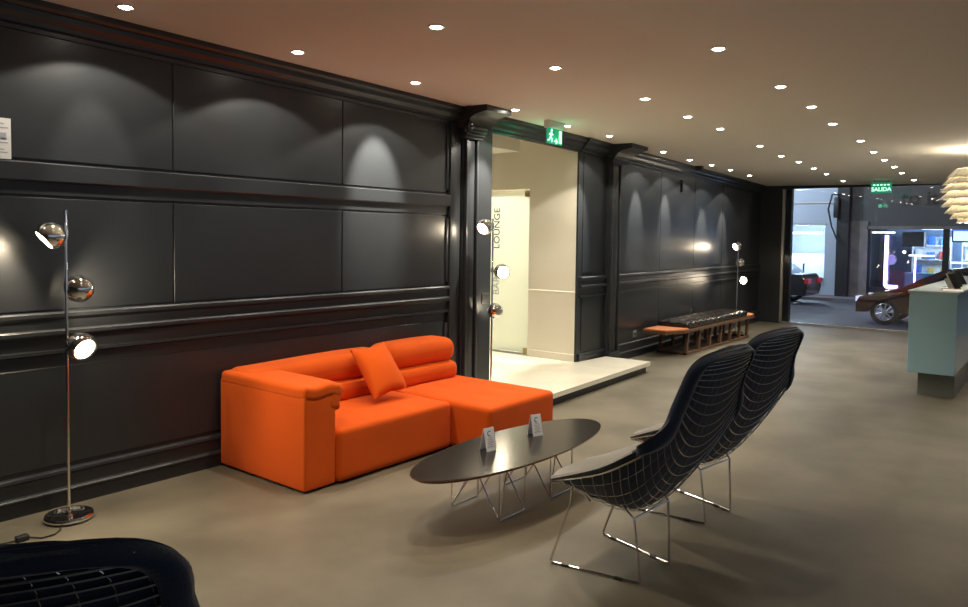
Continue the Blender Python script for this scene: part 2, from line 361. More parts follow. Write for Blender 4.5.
for R_, pts in ROWS.items():
    for i, (x, y) in enumerate(pts):
        if first: o, l = ring, lens; first = False
        else:
            o = ring.copy(); COL.objects.link(o); l = lens.copy(); COL.objects.link(l); l.parent = o
        z = cz(x, y); o.location = (x, y, z)
        k = i - HID[R_]
        if k >= 0: lab = 'round ceiling downlight, %s of the %s from the camera end' % (ORD[k], WHERE[R_])
        else: lab = 'round ceiling downlight overhead, %s before the visible %s' % (['first', 'second'][i], WHERE[R_])
        tag(o, lab, 'downlight', 'recessed ceiling downlights')
        if R_ == 'A':
            spot((x, y, z - .02), (0, 0, -1), 36, 122, .14, NEUT, .02)
            tl, wt, an = TILT.get(i, (.44, 230, 32)); spot((x, y, z - .02), (0, tl, -1), wt, an, .7, NEUT, .02)
        else:
            spot((x, y, z - .02), (0, 0, -1), PB if R_ == 'B' else PC, 88, .55, WARM if x < 6 else NEUT, .03)
for x, y in ((4.2, .5), (6.4, .5), (8.6, .4)): spot((x, y, cz(x, y) - .02), (0, 0, -1), 10, 100, .5, NEUT, .03)  # added spots without fixtures, brightening the counter side

for i, (x, y, w_) in enumerate(((5.5, 5.05, 180), (6.0, 7.2, 180), (8.2, 5.9, 210))):  # unseen fixtures, added to brighten the passage and the room behind
    o = ring.copy(); COL.objects.link(o); l = lens.copy(); COL.objects.link(l); l.parent = o; o.location = (x, y, 2.618)
    tag(o, 'added round downlight in the passage ceiling, %s' % ('just inside the opening', 'deeper along the passage', 'in the room behind the frosted glass')[i], 'downlight', 'recessed ceiling downlights')
    spot((x, y, 2.60), (0, 0, -1), w_, 165, .3, (1, .86, .66) if i < 2 else (1, .97, .90), .05)
# ------------------------------------------------------------------ floor lamps with three chrome heads
def ball_head(parent, hub, aim, r=.072, name='lamp_head'):
    a = V(aim).normalized(); c = V(hub); op = math.radians(58)
    prof = [(r * math.sin(t), -r * math.cos(t)) for t in [PI * 0 + i * (PI - op) / 18 for i in range(19)]]
    ro, ho = prof[-1]
    prof[0] = (0, prof[0][1])
    prof += [(ro - .005, ho - .001), (ro - .012, ho - .012), (.03, -.02), (0, -.03)]
    bm = NB(); lathe(bm, prof, c, a, 28); h = link(name, bm, 'chrome', parent, angle=50)
    bm = NB(); lathe(bm, [(0, ho - .004), (ro - .014, ho - .008), (ro - .008, ho - .004)], c, a, 24)
    bmesh.ops.recalc_face_normals(bm, faces=bm.faces); link('reflector', bm, 'bulb', h)
    return c + a * (ho + .006), a
def floor_lamp(x, y, top, heads, label, watts, cut=None):
    t = empty('floor_lamp', (x, y, 0)); tag(t, label, 'lamp', 'chrome floor lamps with three ball heads')
    bm = NB(); lathe(bm, [(0, 0), (.105, 0), (.118, .010), (.120, .020), (.112, .030), (.095, .030), (.085, .022), (.02, .020), (.014, .03), (0, .03)], n=40); link('base', bm, 'chrome', t, angle=50)
    bm = NB(); tube(bm, [(0, 0, .02), (0, 0, top)], .008, 12); lathe(bm, [(.008, top - .004), (.0105, top - .002), (.0105, top + .006), (0, top + .008)]); link('pole', bm, 'chrome', t)
    for off, aim in heads:
        off = V(off); bm = NB(); tube(bm, [(0, 0, off.z + .015), off * 1], .006, 8); tube(bm, [(0, 0, off.z - .004), (0, 0, off.z + .034)], .0135, 12)
        link('arm', bm, 'chrome', t)
        p, a = ball_head(t, off, aim)
        spot(V((x, y, 0)) + p, a, watts * (.45 if a.y > .2 else 1), 150, .45, (1, .82, .58), .035)
    return t
floor_lamp(1.655, 4.05, 1.60, [((-.082, -.02, 1.475), (-.75, .10, -.64)), ((.068, .01, 1.20), (.88, .42, -.22)), ((.050, -.045, .905), (.16, -.85, -.40))],
           'chrome floor lamp with three ball heads left of the orange sofa', 24)
floor_lamp(5.290, 4.09, 1.655, [((-.135, -.01, 1.585), (-.80, .02, -.5)), ((.075, -.05, 1.183), (-.5, -.85, -.1)), ((.06, .01, .825), (.35, .80, .50))],
           'chrome floor lamp with ball heads against the bright opening, behind the sofa chaise', 4)
floor_lamp(11.78, 4.17, 1.46, [((-.11, -.02, 1.40), (-.80, .50, -.35)), ((.10, 0, 1.14), (.5, .5, -.6)), ((.07, -.06, .86), (-.72, -.68, -.1))],
           'chrome floor lamp with ball heads at the far end of the long bench', 11)
# adapter and lead of the first lamp
ad = empty('power_adapter', (1.39, 3.93, 0)); tag(ad, 'small black power adapter lying on the floor beside the first floor lamp', 'adapter')
bm = NB(); box(bm, -.028, .028, -.02, .02, 0, .026, .006, 2); link('adapter_body', bm, 'darkmetal', ad)
bm = NB(); tube(bm, [(.028, 0, .008), (.07, -.05, .005), (.13, -.05, .005), (.17, -.01, .005), (.19, .04, .005), (.20, .06, .009)], .0035, 6)
tube(bm, [(-.028, 0, .008), (-.10, .02, .005), (-.22, .10, .005), (-.36, .20, .005)], .0035, 6); link('lead', bm, 'darkmetal', ad)

# ------------------------------------------------------------------ orange sofa
so = empty('sofa', (3.7, 3.8, 0)); tag(so, 'long orange fabric sofa with a chaise end against the charcoal wall', 'sofa')
SO = V((3.7, 3.8, 0))
def cushion(name, x0, x1, y0, y1, z0, z1, r, bulge=0., fn=None, parent=so, nm=10):
    c = V(((x0 + x1) / 2, (y0 + y1) / 2, (z0 + z1) / 2)); hx, hy, hz = (x1 - x0) / 2, (y1 - y0) / 2, (z1 - z0) / 2
    def f(p):
        q = p.copy()
        if bulge and p.z > 0: q.z += bulge * max(0, 1 - (p.x / hx) ** 2) * max(0, 1 - (p.y / hy) ** 2) * (p.z / hz)
        if fn: q = fn(q, p.x / hx, p.y / hy, p.z / hz)
        return q + c - SO
    bm = NB(); soft(bm, hx, hy, hz, r, f, nm); return link(name, bm, 'orange', parent, angle=60)
def wr(q, u, v, w):                                # shallow creases in the seat
    if w > .9: q.z += .004 * math.sin(9 * u + 3 * v) * math.cos(5 * v) - .006 * math.exp(-((u - .1) / .12) ** 2) * (1 - v * v)
    return q
cushion('arm', 2.665, 2.90, 3.405, 4.262, .012, .570, .014)
cushion('arm_fold', 2.84, 2.948, 3.40, 4.10, .445, .600, .04, 0, lambda q, u, v, w: V((q.x + .006 * math.sin(5 * w) * (v < -.6), q.y, q.z)))
def armtop(q, u, v, w):
    if u > .2 and v < -.2: q.x += .012 * (1 - abs(w)) * (-v)
    if u > .6 and w < .1: q.z += .008 * math.sin(14 * v)
    if v < -.9: q.z += .006 * math.sin(5 * u)
    return q
cushion('arm_pad', 2.662, 2.945, 3.398, 4.26, .535, .620, .030, .008, armtop)
cushion('seat', 2.90, 3.933, 3.38, 4.14, .012, .335, .035, .018, wr)
def chw(q, u, v, w):
    if w > .9:
        for a, b in ((-.3, .25), (.35, .2), (-.3, -.45), (.35, -.45)): q.z -= .012 * math.exp(-((u - a) ** 2 + (v - b) ** 2) / .012)
    return q
cushion('chaise', 3.935, 4.745, 3.05, 4.14, .012, .335, .035, .018, chw, nm=20)
cushion('back_frame', 2.69, 4.60, 4.13, 4.262, .012, .56, .025)
cushion('lower_bolster', 2.92, 3.90, 3.93, 4.20, .33, .475, .06, .006)
cushion('lower_bolster', 3.90, 4.66, 3.93, 4.20, .33, .480, .06, .006)
def roll_top(q, u, v, w):
    q.z += .006 * math.sin(2.2 * u) if w > 0 else 0
    return q
cushion('backrest', 2.68, 3.90, 3.96, 4.262, .465, .645, .075, .012, roll_top)
cushion('backrest', 3.90, 4.665, 3.955, 4.262, .470, .665, .085, .012)
# pillow
pb = NB(); U, W = V((.31, .0, .03)), V((.03, .27, .285)); N_ = U.cross(W).normalized()
def pf(p):
    u, v = p.x / .5, p.y / .5
    k = max(0., (1 - u * u) * (1 - v * v)) ** .55
    pin = 1 + .05 * (abs(u * v)) - .05 * (1 - abs(u * v))
    return U * (p.x * pin) + W * (p.y * pin) + N_ * ((.010 + .062 * k) * (1 if p.z > 0 else -1) * (1 if abs(p.z) > 1e-6 else 0))
g = 18; gr = {}
for s in (1, -1):
    for i in range(g + 1):
        for j in range(g + 1):
            edge = i in (0, g) or j in (0, g)
            key = (i, j) if edge else (i, j, s)
            if key not in gr: gr[key] = pb.verts.new(pf(V((i / g - .5, j / g - .5, 0 if edge else s))))
    K = lambda i, j: gr[(i, j)] if (i in (0, g) or j in (0, g)) else gr[(i, j, s)]
    for i in range(g):
        for j in range(g):
            try: pb.faces.new((K(i, j), K(i + 1, j), K(i + 1, j + 1), K(i, j + 1)))
            except ValueError: pass
tag(link('throw_pillow', pb, 'orange', angle=80, loc=(3.625, 3.80, .555)), 'square orange scatter cushion leaning on the sofa backrest', 'cushion')

# ------------------------------------------------------------------ oval coffee table
TC = V((3.444, 2.469, 0)); tt = empty('coffee_table', TC, math.radians(-1.4)); tag(tt, 'long low oval coffee table with black top and chromed wire legs', 'table')
A_, B_ = .817, .277
def oval(bm, prof, n=96):
    rings = [[bm.verts.new(((A_ - i) * math.cos(2 * PI * k / n), (B_ - i) * math.sin(2 * PI * k / n), z)) for k in range(n)] for i, z in prof]
    for a, b in zip(rings, rings[1:]):
        for k in range(n): bm.faces.new((a[k], a[(k + 1) % n], b[(k + 1) % n], b[k]))
    bm.faces.new(rings[0]); bm.faces.new(rings[-1][::-1])
bm = NB(); oval(bm, [(.002, .3005), (.002, .2985)]); link('tabletop', bm, 'black', tt, angle=20)
bm = NB(); oval(bm, [(0, .2985), (0, .295), (.028, .278)]); link('edge_band', bm, 'ply', tt, angle=20)
for cx_ in (-.255, .215):
    bm = NB(); r = .0042
    for sy in (-1, 1):
        y = sy * .168; x0, x1 = cx_ - .112, cx_ + .112
        yt = sy * .168; 
        tube(bm, [(x0, yt, .279), (x0, y, .012), (x0 + .008, y, .0045), (x1 - .008, y, .0045), (x1, y, .012), (x1, yt, .279)], r, 8)
        for x in (x0, x1): tube(bm, [(x, y, .010), (x, -sy * .02, .279)], r, 8)
        tube(bm, [(x0, y, .010), (x1 - .06, sy * .10, .279)], r * .85, 8)
        tube(bm, [(x0, yt, .275), (x1, yt, .275)], r, 8)
    for x in (cx_ - .112, cx_ + .112): tube(bm, [(x, -.168, .275), (x, .168, .275)], r, 8)
    link('wire_base', bm, 'steel', tt)

def tent(x, y, rz, label):
    t = empty('tent_card', (x, y, .301), rz); tag(t, label, 'table card', 'printed table cards')
    w, hh, gp = .072, .125, .032
    for s, nm in ((-1, 'front_panel'), (1, 'back_panel')):
        bm = NB(); prism(bm, [(s * gp, 0), (s * .0012, hh), (s * .0012 - s * .0016, hh), (s * gp - s * .0016, 0)], -w / 2, w / 2, 'x'); p = link(nm, bm, 'white', t, smooth=False)
        if s < 0:
            ay = V((0, gp, hh)).normalized(); fr = lambda z: basis((1, 0, 0), ay, (0, -ay.z, ay.y), V((0, -gp - .0006, 0)) + ay * z)
            bm = NB(); tube(bm, [(.013 * math.cos(q * PI / 9), .013 * math.sin(q * PI / 9), 0) for q in range(2, 15)], .0045, 6)
            move(bm, Matrix.Diagonal((1, 1, .12, 1))); move(bm, fr(.097)); link('logo_mark', bm, 'blueink', p)
            bm = NB()
            for q in range(6):
                ln = (.030, .042, .036, .040, .028, .050)[q]; box(bm, -ln / 2, ln / 2, -.0012, .0012, -.0003, .0003)
                bmesh.ops.translate(bm, verts=bm.verts[-8:], vec=(0, -.010 * q, 0))
            move(bm, fr(.074)); link('printed_lines', bm, 'ink', p, smooth=False)
tent(3.262, 2.535, -.20, 'white folded tent card near the sofa-arm end of the oval table')
tent(3.70, 2.515, -.35, 'white folded tent card near the far end of the oval table')

# ------------------------------------------------------------------ wire lounge chairs
ST = [  # forward, height, half width, edge forward, edge lift
 (.240, .388, .190, -.015, .000), (.190, .374, .280, -.010, .045), (.090, .328, .345, -.030, .145), (-.050, .290, .385, -.090, .270), (-.165, .312, .408, -.115, .333),
 (-.265, .415, .400, -.105, .295), (-.345, .550, .350, -.075, .220), (-.415, .700, .310, -.020, .150), (-.465, .850, .290, .010, .070), (-.505, .960, .280, .025, .020), (-.525, 1.020, .200, .020, .005), (-.540, 1.052, .0, .0, .0)]
def cat(p, t):
    i = min(int(t), len(p) - 2); f = t - i
    a, b, c, d_ = p[max(i - 1, 0)], p[i], p[i + 1], p[min(i + 2, len(p) - 1)]
    return [.5 * (2 * q + (r - o) * f + (2 * o - 5 * q + 4 * r - s) * f * f + (3 * q - o - 3 * r + s) * f ** 3) for o, q, r, s in zip(a, b, c, d_)]
def shell(t, u):
    """t in 0..1 from seat front to crown, u in -1..1 across"""
    tt_ = t * (len(ST) - 1); f, z, w, df, dz = cat(ST, tt_)
    if tt_ > 8.6: k = (tt_ - 8.6) / 2.4; w = .287 * max(0., 1 - k ** 2.25) ** (1 / 2.25)
    e = abs(u) ** 2.1
    return V((w * u, f + df * e, z + dz * e))
def snorm(t, u):
    h = .004; a = shell(min(t + h, .995), u) - shell(max(t - h, 0), u); b = shell(min(t, .98), u + h) - shell(min(t, .98), u - h)
    n = a.cross(b)
    return n.normalized() if n.length > 1e-9 else V((0, 1, .3)).normalized()
def edge_loop(n=40):
    L_ = [(i / n, 1.) for i in range(n)]; return L_ + [(1., 0.)] + [(t, -u) for t, u in L_[::-1]]
def make_chair():
    t = empty('wire_chair')
    # woven rod shell, a hand's breadth of diamonds made of steel wire
    bm = NB()
    rim = [(i / 34 * .93, .95) for i in range(34)] + [(.93, .95 * math.cos(PI * i / 16)) for i in range(17)] + [(i / 34 * .93, -.95) for i in range(33, -1, -1)] + [(0, -.4), (0, 0), (0, .4)]
    pts = [shell(a, b) - snorm(a, b * .95) * .008 for a, b in rim]
    tube(bm, pts, .005, 6, True); link('rim_rod', bm, 'steel', t)
    bm = NB()
    for k in range(-5, 6):
        u = k / 6.; tube(bm, [shell(a, u) - snorm(a, u) * .012 for a in [i / 30 * .955 for i in range(31)]], .0011, 5)
    for k in range(1, 34):
        a = k / 34. * .965; tube(bm, [shell(a, u) - snorm(a, u * .98) * .016 for u in [.955 * (-1 + i / 9.) for i in range(19)]], .0026 if a > .5 else .0016, 5)
    link('wire_mesh', bm, 'steel', t)
    # upholstered cover lying in the shell and wrapped over its edge
    bm = NB(); nt_, nu = 44, 20; G, H_ = [], []
    for i in range(nt_ + 1):
        a = i / nt_ * .992
        G.append([bm.verts.new(shell(a, u) + snorm(a, u) * (.008 + .022 * (1 - abs(u) ** 4))) for u in [-1 + 2 * j / nu for j in range(nu + 1)]])
        H_.append([bm.verts.new(shell(a, u) - snorm(a, u) * .004) for u in [-1 + 2 * j / nu for j in range(nu + 1)]])
    for Q in (G, H_):
        for i in range(nt_):
            for j in range(nu): bm.faces.new((Q[i][j], Q[i][j + 1], Q[i + 1][j + 1], Q[i + 1][j]))
    for i in range(nt_):
        for j in (0, nu): bm.faces.new((G[i][j], G[i + 1][j], H_[i + 1][j], H_[i][j]))
    for i in (0, nt_):
        for j in range(nu): bm.faces.new((G[i][j], G[i][j + 1], H_[i][j + 1], H_[i][j]))
    cv = link('seat_cover', bm, ['navy', 'pad'], t, angle=60)
    cpos = [v.co for v in cv.data.vertices]
    for p in cv.data.polygons: p.material_index = 1 if p.center.y > -.30 and p.normal.z > .05 else 0  # upward seat faces get the painted lit grey
    # hem of the cover turned over the back of the rim
    bm = NB(); n = 60; rows = []
    for i in range(n + 1):
        q = i / n
        a, s = (.40 + .595 * q * 2, 1) if q < .5 else (.40 + .595 * (1 - q) * 2, -1)
        a = min(a, .995); row = []
        wloc = max(.03, shell(a, 1.).x)
        rp = min(1, (a - .40) / .15 + .12); inset = min(.95, .042 * rp / wloc)
        for lvl, (off, inn) in enumerate(((.014, .02), (.018 * rp, 0), (.0, -.04), (-.018 * rp, 0), (-.024, .4), (-.022, 1.))):
            u = s * (1 - inset * inn) if inn >= 0 else s * 1.03
            top = .036 * max(0, (a - .80) / .2) ** 1.5
            aa = max(0, min(a, .995) - (max(inn, 0) * top))
            row.append(bm.verts.new(shell(aa, u) + snorm(min(aa, .97), u * .97) * off))
        rows.append(row)
    for i in range(n):
        for j in range(5): bm.faces.new((rows[i][j], rows[i][j + 1], rows[i + 1][j + 1], rows[i + 1][j]))
    hm = link('cover_hem', bm, 'navy', t, angle=80)
    sm = hm.modifiers.new('thick', 'SOLIDIFY'); sm.thickness = .003
    # sled base
    for s in (-1, 1):
        bm = NB(); xf, xm, xr = s * .225, s * .225, s * .135
        pts = [(s * .20, .02, .330), (s * .215, .085, .405), (xm, .10, .395), (xm + s * .004, .105, .31), (xf, .213, .018), (xf - s * .002, .208, .006), (xf - s * .006, .195, .006),
               (xr + s * .006, -.180, .006), (xr, -.196, .008), (xr - s * .001, -.198, .02), (s * .155, -.175, .29), (s * .17, -.12, .345), (s * .20, .02, .352), (s * .215, .085, .395)]
        tube(bm, pts, .0056, 8); link('leg', bm, 'steel', t)
        for q in (.14, .80): bm = NB(); p = V(pts[6]).lerp(V(pts[7]), q); e = (V(pts[7]) - V(pts[6])).normalized() * .018; tube(bm, [p - e, p + e], .0085, 8); link('glide', bm, 'darkmetal', t)
    bm = NB(); tube(bm, [(-.155, -.175, .29), (.155, -.175, .29)], .005, 8); link('crossbar', bm, 'steel', t); bm = NB(); tube(bm, [(-.215, .085, .395), (-.1, .09, .355), (.1, .09, .355), (.215, .085, .395)], .005, 8); link('crossbar', bm, 'steel', t)
    return t
c0 = make_chair()
def copy_tree(o, parent=None):
    c = o.copy(); COL.objects.link(c); c.parent = parent
    for ch in list(o.children): copy_tree(ch, c)
    return c
for i, (x, y, r, lab) in enumerate(((3.048, 1.605, -3.0, 'navy covered high-back wire lounge chair nearest the oval coffee table'),
                                    (3.905, 1.637, -7.8, 'navy covered high-back wire lounge chair partly hidden behind the other one'),
                                    (.614, 1.616, -32.0, 'navy covered wire chair cropped to its back top, before the left floor lamp'))):
    c = c0 if i == 0 else copy_tree(c0)
    c.location = (x, y, 0); c.rotation_euler = (0, 0, math.radians(r)); tag(c, lab, 'chair', 'covered wire lounge chairs')

# ------------------------------------------------------------------ long bench
BX, BY = 10.4, 4.06; be = empty('bench', (BX, BY, 0)); tag(be, 'long low wooden bench with tan ends and slanted slatted sides below the far wall', 'bench')
bm = NB()
box(bm, -1.30, 1.10, -.20, -.16, 0, .035, .004, 1); box(bm, -1.30, 1.10, .16, .20, 0, .035, .004, 1)
box(bm, -1.30, -1.26, -.20, .20, 0, .035, .004, 1); box(bm, 1.06, 1.10, -.20, .20, 0, .035, .004, 1); link('base_rail', bm, 'wood', be)
for sy in (-1, 1):
    for k in range(7):
        x = -1.28 + k * .388; bm = NB(); prism(bm, [(x, .03), (x + .045, .03), (x + .105, .305), (x + .06, .305)] if x < .95 else [(x - .05, .03), (x - .005, .03), (x + .045, .305), (x, .305)], sy * .18 - .018, sy * .18 + .018, 'y'); link('post', bm, 'wood', be)
bm = NB(); prism(bm, [(-1.74, -.12), (-1.46, -.24), (1.20, -.24), (1.36, -.13), (1.36, .2), (-1.74, .2)], .30, .335, 'z'); link('bench_top', bm, 'wood', be, smooth=False)
for s in (-1, 1):
    e0, e1, e2 = ((-1.73, -1.455, -1.30), (1.35, 1.195, .98))[s > 0]
    bm = NB(); prism(bm, [(e0, -.118), (e1, -.235), (e2, -.235), (e2, .195), (e0, .195)], .335, .355, 'z')
    bmesh.ops.bevel(bm, geom=bm.edges[:], offset=.006, segments=2, affect='EDGES'); link('end_cushion', bm, 'tan', be)
pd = empty('leather_pad', (BX - .16, BY, .336)); tag(pd, 'glossy black tufted pad lying along the middle of the long bench', 'pad')
def padf(p):
    q = p.copy()
    if p.z > 0: q.z += .010 * math.sin(p.x * 34) * math.cos(p.y * 30) + .004 * math.sin(p.x * 80 + p.y * 40)
    q.z += .045; return q
bm = NB(); soft(bm, 1.12, .215, .04, .025, padf, 60); link('pad_body', bm, 'leather', pd, angle=70)

# ------------------------------------------------------------------ counter with its pieces
co = empty('counter', (8.3, 1.0, 0)); tag(co, 'pale blue glossy counter on a recessed plinth', 'counter')
bm = NB(); box(bm, 0, 4.2, -.165, .235, .225, 1.005, .004, 1); link('body', bm, 'counter', co)
bm = NB(); box(bm, -.01, 4.22, -.18, .25, 1.005, 1.03, .004, 1); link('counter_top', bm, 'countertop', co)
bm = NB(); box(bm, .09, 4.0, -.16, .15, 0, .225); link('plinth', bm, 'plinth', co, smooth=False)
for i, (x, y, rz, lab) in enumerate(((8.86, .93, 1.25, 'tablet tilted on a stand nearest the counter end'), (9.3, .96, 1.2, 'tablet tilted on a stand second from the counter end'), (9.9, .98, 1.15, 'tablet tilted on a stand third from the counter end'))):
    t = empty('tablet', (x, y, 1.03), rz); tag(t, 'black ' + lab, 'tablet', 'tablets on the counter')
    mx = Matrix.Rotation(math.radians(-62), 3, 'Y')
    bm = NB(); obox(bm, (0, 0, .075), .19, .14, .008, mx); link('tablet_back', bm, 'alu', t, smooth=False)
    bm = NB(); obox(bm, V((0, 0, .075)) + mx @ V((0, 0, .005)), .175, .125, .003, mx); link('tablet_screen', bm, 'carglass', t, smooth=False)
    bm = NB(); obox(bm, (.05, 0, .05), .008, .06, .115, Matrix.Rotation(math.radians(25), 3, 'Y')); box(bm, -.05, .09, -.06, .06, 0, .006); link('stand', bm, 'alu', t, smooth=False)
bm = NB(); box(bm, -.10, .20, -.12, .05, 0, .006, .002, 1); tag(link('paper_tray', bm, 'white', loc=(8.50, .93, 1.03), rotz=.1), 'white sheet of paper lying on the counter end', 'paper')

# artichoke-like pendant and canopy
def pendant(x, y, z, r, label):
    t = empty('pendant_lamp', (x, y, z)); tag(t, label, 'lamp', 'leafed pendant lamps over the counter')
    H = r * 1.05
    for k in range(8):
        ph = math.radians(38 - k * 14.5); rr = r * math.cos(ph * .97) * .98; zc = H * math.sin(ph); bm = NB(); nl = 12
        lw = 2 * PI * max(rr, .07) / nl * .62; ln = r * .42
        for j in range(nl):
            a = 2 * PI * (j + .5 * (k % 2)) / nl; grid = []
            ca, sa = math.cos(a), math.sin(a)
            for s in range(6):
                q = s / 5; out = rr * (.70 + .33 * q) ; zz = zc + ln * (.30 - .62 * q - .16 * q * q) * (1.0 if k < 6 else 1.0)
                wd = lw * (.72 + .5 * q - (.55 * max(0, q - .7) ** 1.2))
                grid.append([bm.verts.new((out * ca - w_ * wd * sa, out * sa + w_ * wd * ca, zz - .10 * r * w_ * w_ * .3)) for w_ in (-1, -.5, 0, .5, 1)])
            for s in range(5):
                for w_ in range(4): bm.faces.new((grid[s][w_], grid[s][w_ + 1], grid[s + 1][w_ + 1], grid[s + 1][w_]))
        o = link('leaf_tier', bm, 'leaf', t, angle=60); md = o.modifiers.new('thick', 'SOLIDIFY'); md.thickness = .003
    top = cz(x, y) - z
    bm = NB(); tube(bm, [(0, 0, -H * .8), (0, 0, top)], .007, 8); lathe(bm, [(.05, 0), (.07, -H * .3), (.05, -H * .6), (0, -H * .62)], (0, 0, H * .55)); link('rod', bm, 'steel', t)
    bm = NB(); lathe(bm, [(0, top - .03), (.055, top - .028), (.06, top - .002), (0, top)]); link('canopy', bm, 'darkmetal', t)
    bm = NB(); lathe(bm, [(0, -.06), (.04, -.045), (.05, 0), (.04, .045), (0, .06)]); link('bulb', bm, 'bulb', t)
    return t
pendant(9.4, .835, 2.06, .30, 'cream layered leaf pendant hanging over the far end of the counter')
PEND_W = 35
point((9.4, .835, 1.70), PEND_W * .4, WARM, .12); point((9.4, .835, 2.34), PEND_W * .5, WARM, .06)

# ------------------------------------------------------------------ signs
sg = empty('exit_sign', (6.01, 3.92, 0)); tag(sg, 'small green running-figure emergency exit sign hanging before the opening', 'sign')
top = cz(6.01, 3.92)
bm = NB(); box(bm, -.14, .14, -.03, .03, 2.535, top + .002, .006, 2); link('housing', bm, 'trimring', sg)
bm = NB(); box(bm, -.135, .135, -.004, .004, 2.39, 2.535); link('sign_plate', bm, 'green', sg, smooth=False)
bm = NB()                                       # running figure, arrow and door
def bar(x0, z0, x1, z1, w): tube(bm, [(x0, -.006, z0), (x1, -.006, z1)], w, 6)
Z = 2.388
lathe(bm, [(0, -.003), (.014, -.003), (.014, .002), (0, .002)], (-.057, -.006, Z + .128), (0, -1, 0), 14)
bar(-.062, Z + .108, -.075, Z + .065, .009); bar(-.062, Z + .105, -.035, Z + .085, .006); bar(-.064, Z + .105, -.10, Z + .085, .006)
bar(-.075, Z + .065, -.048, Z + .045, .007); bar(-.048, Z + .045, -.055, Z + .018, .007); bar(-.078, Z + .065, -.098, Z + .035, .007); bar(-.098, Z + .035, -.125, Z + .03, .007)
link('running_figure', bm, 'greenlit', sg); bm = NB(); bar(-.01, Z + .03, .04, Z + .03, .007); bar(.04, Z + .03, .02, Z + .055, .006); bar(.045, Z + .03, .02, Z + .008, .006)
link('arrow', bm, 'greenlit', sg); bm = NB(); box(bm, .075, .115, -.008, -.004, Z + .015, Z + .135)
link('door_symbol', bm, 'greenlit', sg)
s2 = empty('salida_sign', (13.0, 2.378, 0)); tag(s2, 'green lit SALIDA sign hanging from the ceiling before the street window', 'sign')
bm = NB(); box(bm, -.01, .01, -.145, .145, 2.262, 2.425, .003, 1); link('sign_plate', bm, 'green', s2)
b = text_bm('SALIDA', .085, .001, True); move(b, basis((0, -1, 0), (0, 0, 1), (-1, 0, 0), (-.012, 0, 2.318))); link('lettering', b, 'greenlit', s2, smooth=False)
bm = NB()
for k in range(5): box(bm, -.013, -.011, -.115 + k * .05, -.085 + k * .05, 2.378, 2.398)
link('letter_row', bm, 'greenlit', s2, smooth=False)
bm = NB(); tube(bm, [(0, -.1, 2.42), (0, -.1, cz(13, 2.3))], .004, 6); tube(bm, [(0, .1, 2.42), (0, .1, cz(13, 2.4))], .004, 6); link('hanger', bm, 'darkmetal', s2)
point((6.06, 3.86, 2.44), .25, (.1, 1, .45), .05); point((6.06, 4.0, 2.44), .5, (.1, 1, .45), .05)

# small fittings
nt_ = empty('paper_notice', (1.43, WY - .010, 1.966)); tag(nt_, 'white printed notice fixed on the panelled wall above the picture rail', 'notice')
bm = NB(); box(bm, -.20, .062, -.004, 0, -.102, .104); link('sheet', bm, 'paper', nt_, smooth=False)
bm = NB()
for z, x0, x1 in ((.075, -.18, .03), (.055, -.18, .05), (.0, -.15, .04), (-.02, -.15, .048), (-.055, -.15, .03), (-.07, -.15, .045)): box(bm, x0, x1, -.0055, -.004, z - .003, z + .003)
box(bm, .01, .04, -.0055, -.004, -.005, .03); link('printed_lines', bm, 'ink', nt_, smooth=False)
cam_ = empty('security_camera', (4.99, 4.13, 0)); tag(cam_, 'small round black device on a stem hanging from the ceiling beside the bracket', 'camera')
top = cz(4.99, 4.13); bm = NB(); tube(bm, [(0, 0, 2.50), (0, 0, top)], .009, 10); lathe(bm, [(.0, top - .012), (.03, top - .010), (.034, top), (0, top)]); link('stem', bm, 'darkmetal', cam_)
bm = NB(); lathe(bm, [(0, -.02), (.028, -.02), (.042, -.012), (.044, .0), (.04, .018), (.02, .025), (0, .026)], (0, 0, 2.455), (0, -1, .1), 24); link('housing', bm, 'darkmetal', cam_)
bm = NB(); lathe(bm, [(0, .034), (.012, .033), (.018, .026)], (0, 0, 2.455), (0, -1, .1), 16); link('camera_eye', bm, 'carglass', cam_)
sw = empty('light_switch', (5.385, WY - .05, .93)); tag(sw, 'grey double light switch on the pier beside the opening', 'switch')
bm = NB(); box(bm, -.06, .06, -.010, 0, -.05, .05, .003, 1); link('switch_plate', bm, 'darkmetal', sw)
for s in (-1, 1):
    bm = NB(); box(bm, s * .028 - .022, s * .028 + .022, -.014, -.009, -.03, .034, .002, 1); link('rocker', bm, 'darkmetal', sw)
so_ = empty('wall_socket', (8.55, cw(8.55) - .008, .29)); tag(so_, 'small grey wall socket low on the wall beside the long bench', 'socket')
bm = NB(); box(bm, -.045, .045, -.012, 0, -.04, .04, .004, 1); link('socket_plate', bm, 'plinth', so_)
bm = NB(); lathe(bm, [(0, 0), (.02, 0), (.02, .004), (0, .004)], (0, -.0125, 0), (0, -1, 0), 16); link('outlet', bm, 'darkmetal', so_)
sp_ = empty('wall_speaker', (10.0, cw(10.0) - .012, 2.25)); tag(sp_, 'slim black speaker box high on the far panelled wall', 'speaker')
bm = NB(); box(bm, -.022, .022, -.03, .012, -.085, .085, .004, 2); link('cabinet', bm, 'darkmetal', sp_)
bm = NB(); box(bm, -.018, .018, -.032, -.029, -.075, .075); link('grille', bm, 'blackwall', sp_, smooth=False)
bm = NB(); box(bm, -.045, .045, -.045, .045, -.032, .032, .006, 2); bs = link('junction_box', bm, 'darkmetal', loc=(10.25, cw(10.25) - .18, cz(10.25, 4.2) - .030)); tag(bs, 'small black box under the ceiling edge between the far downlights', 'box')

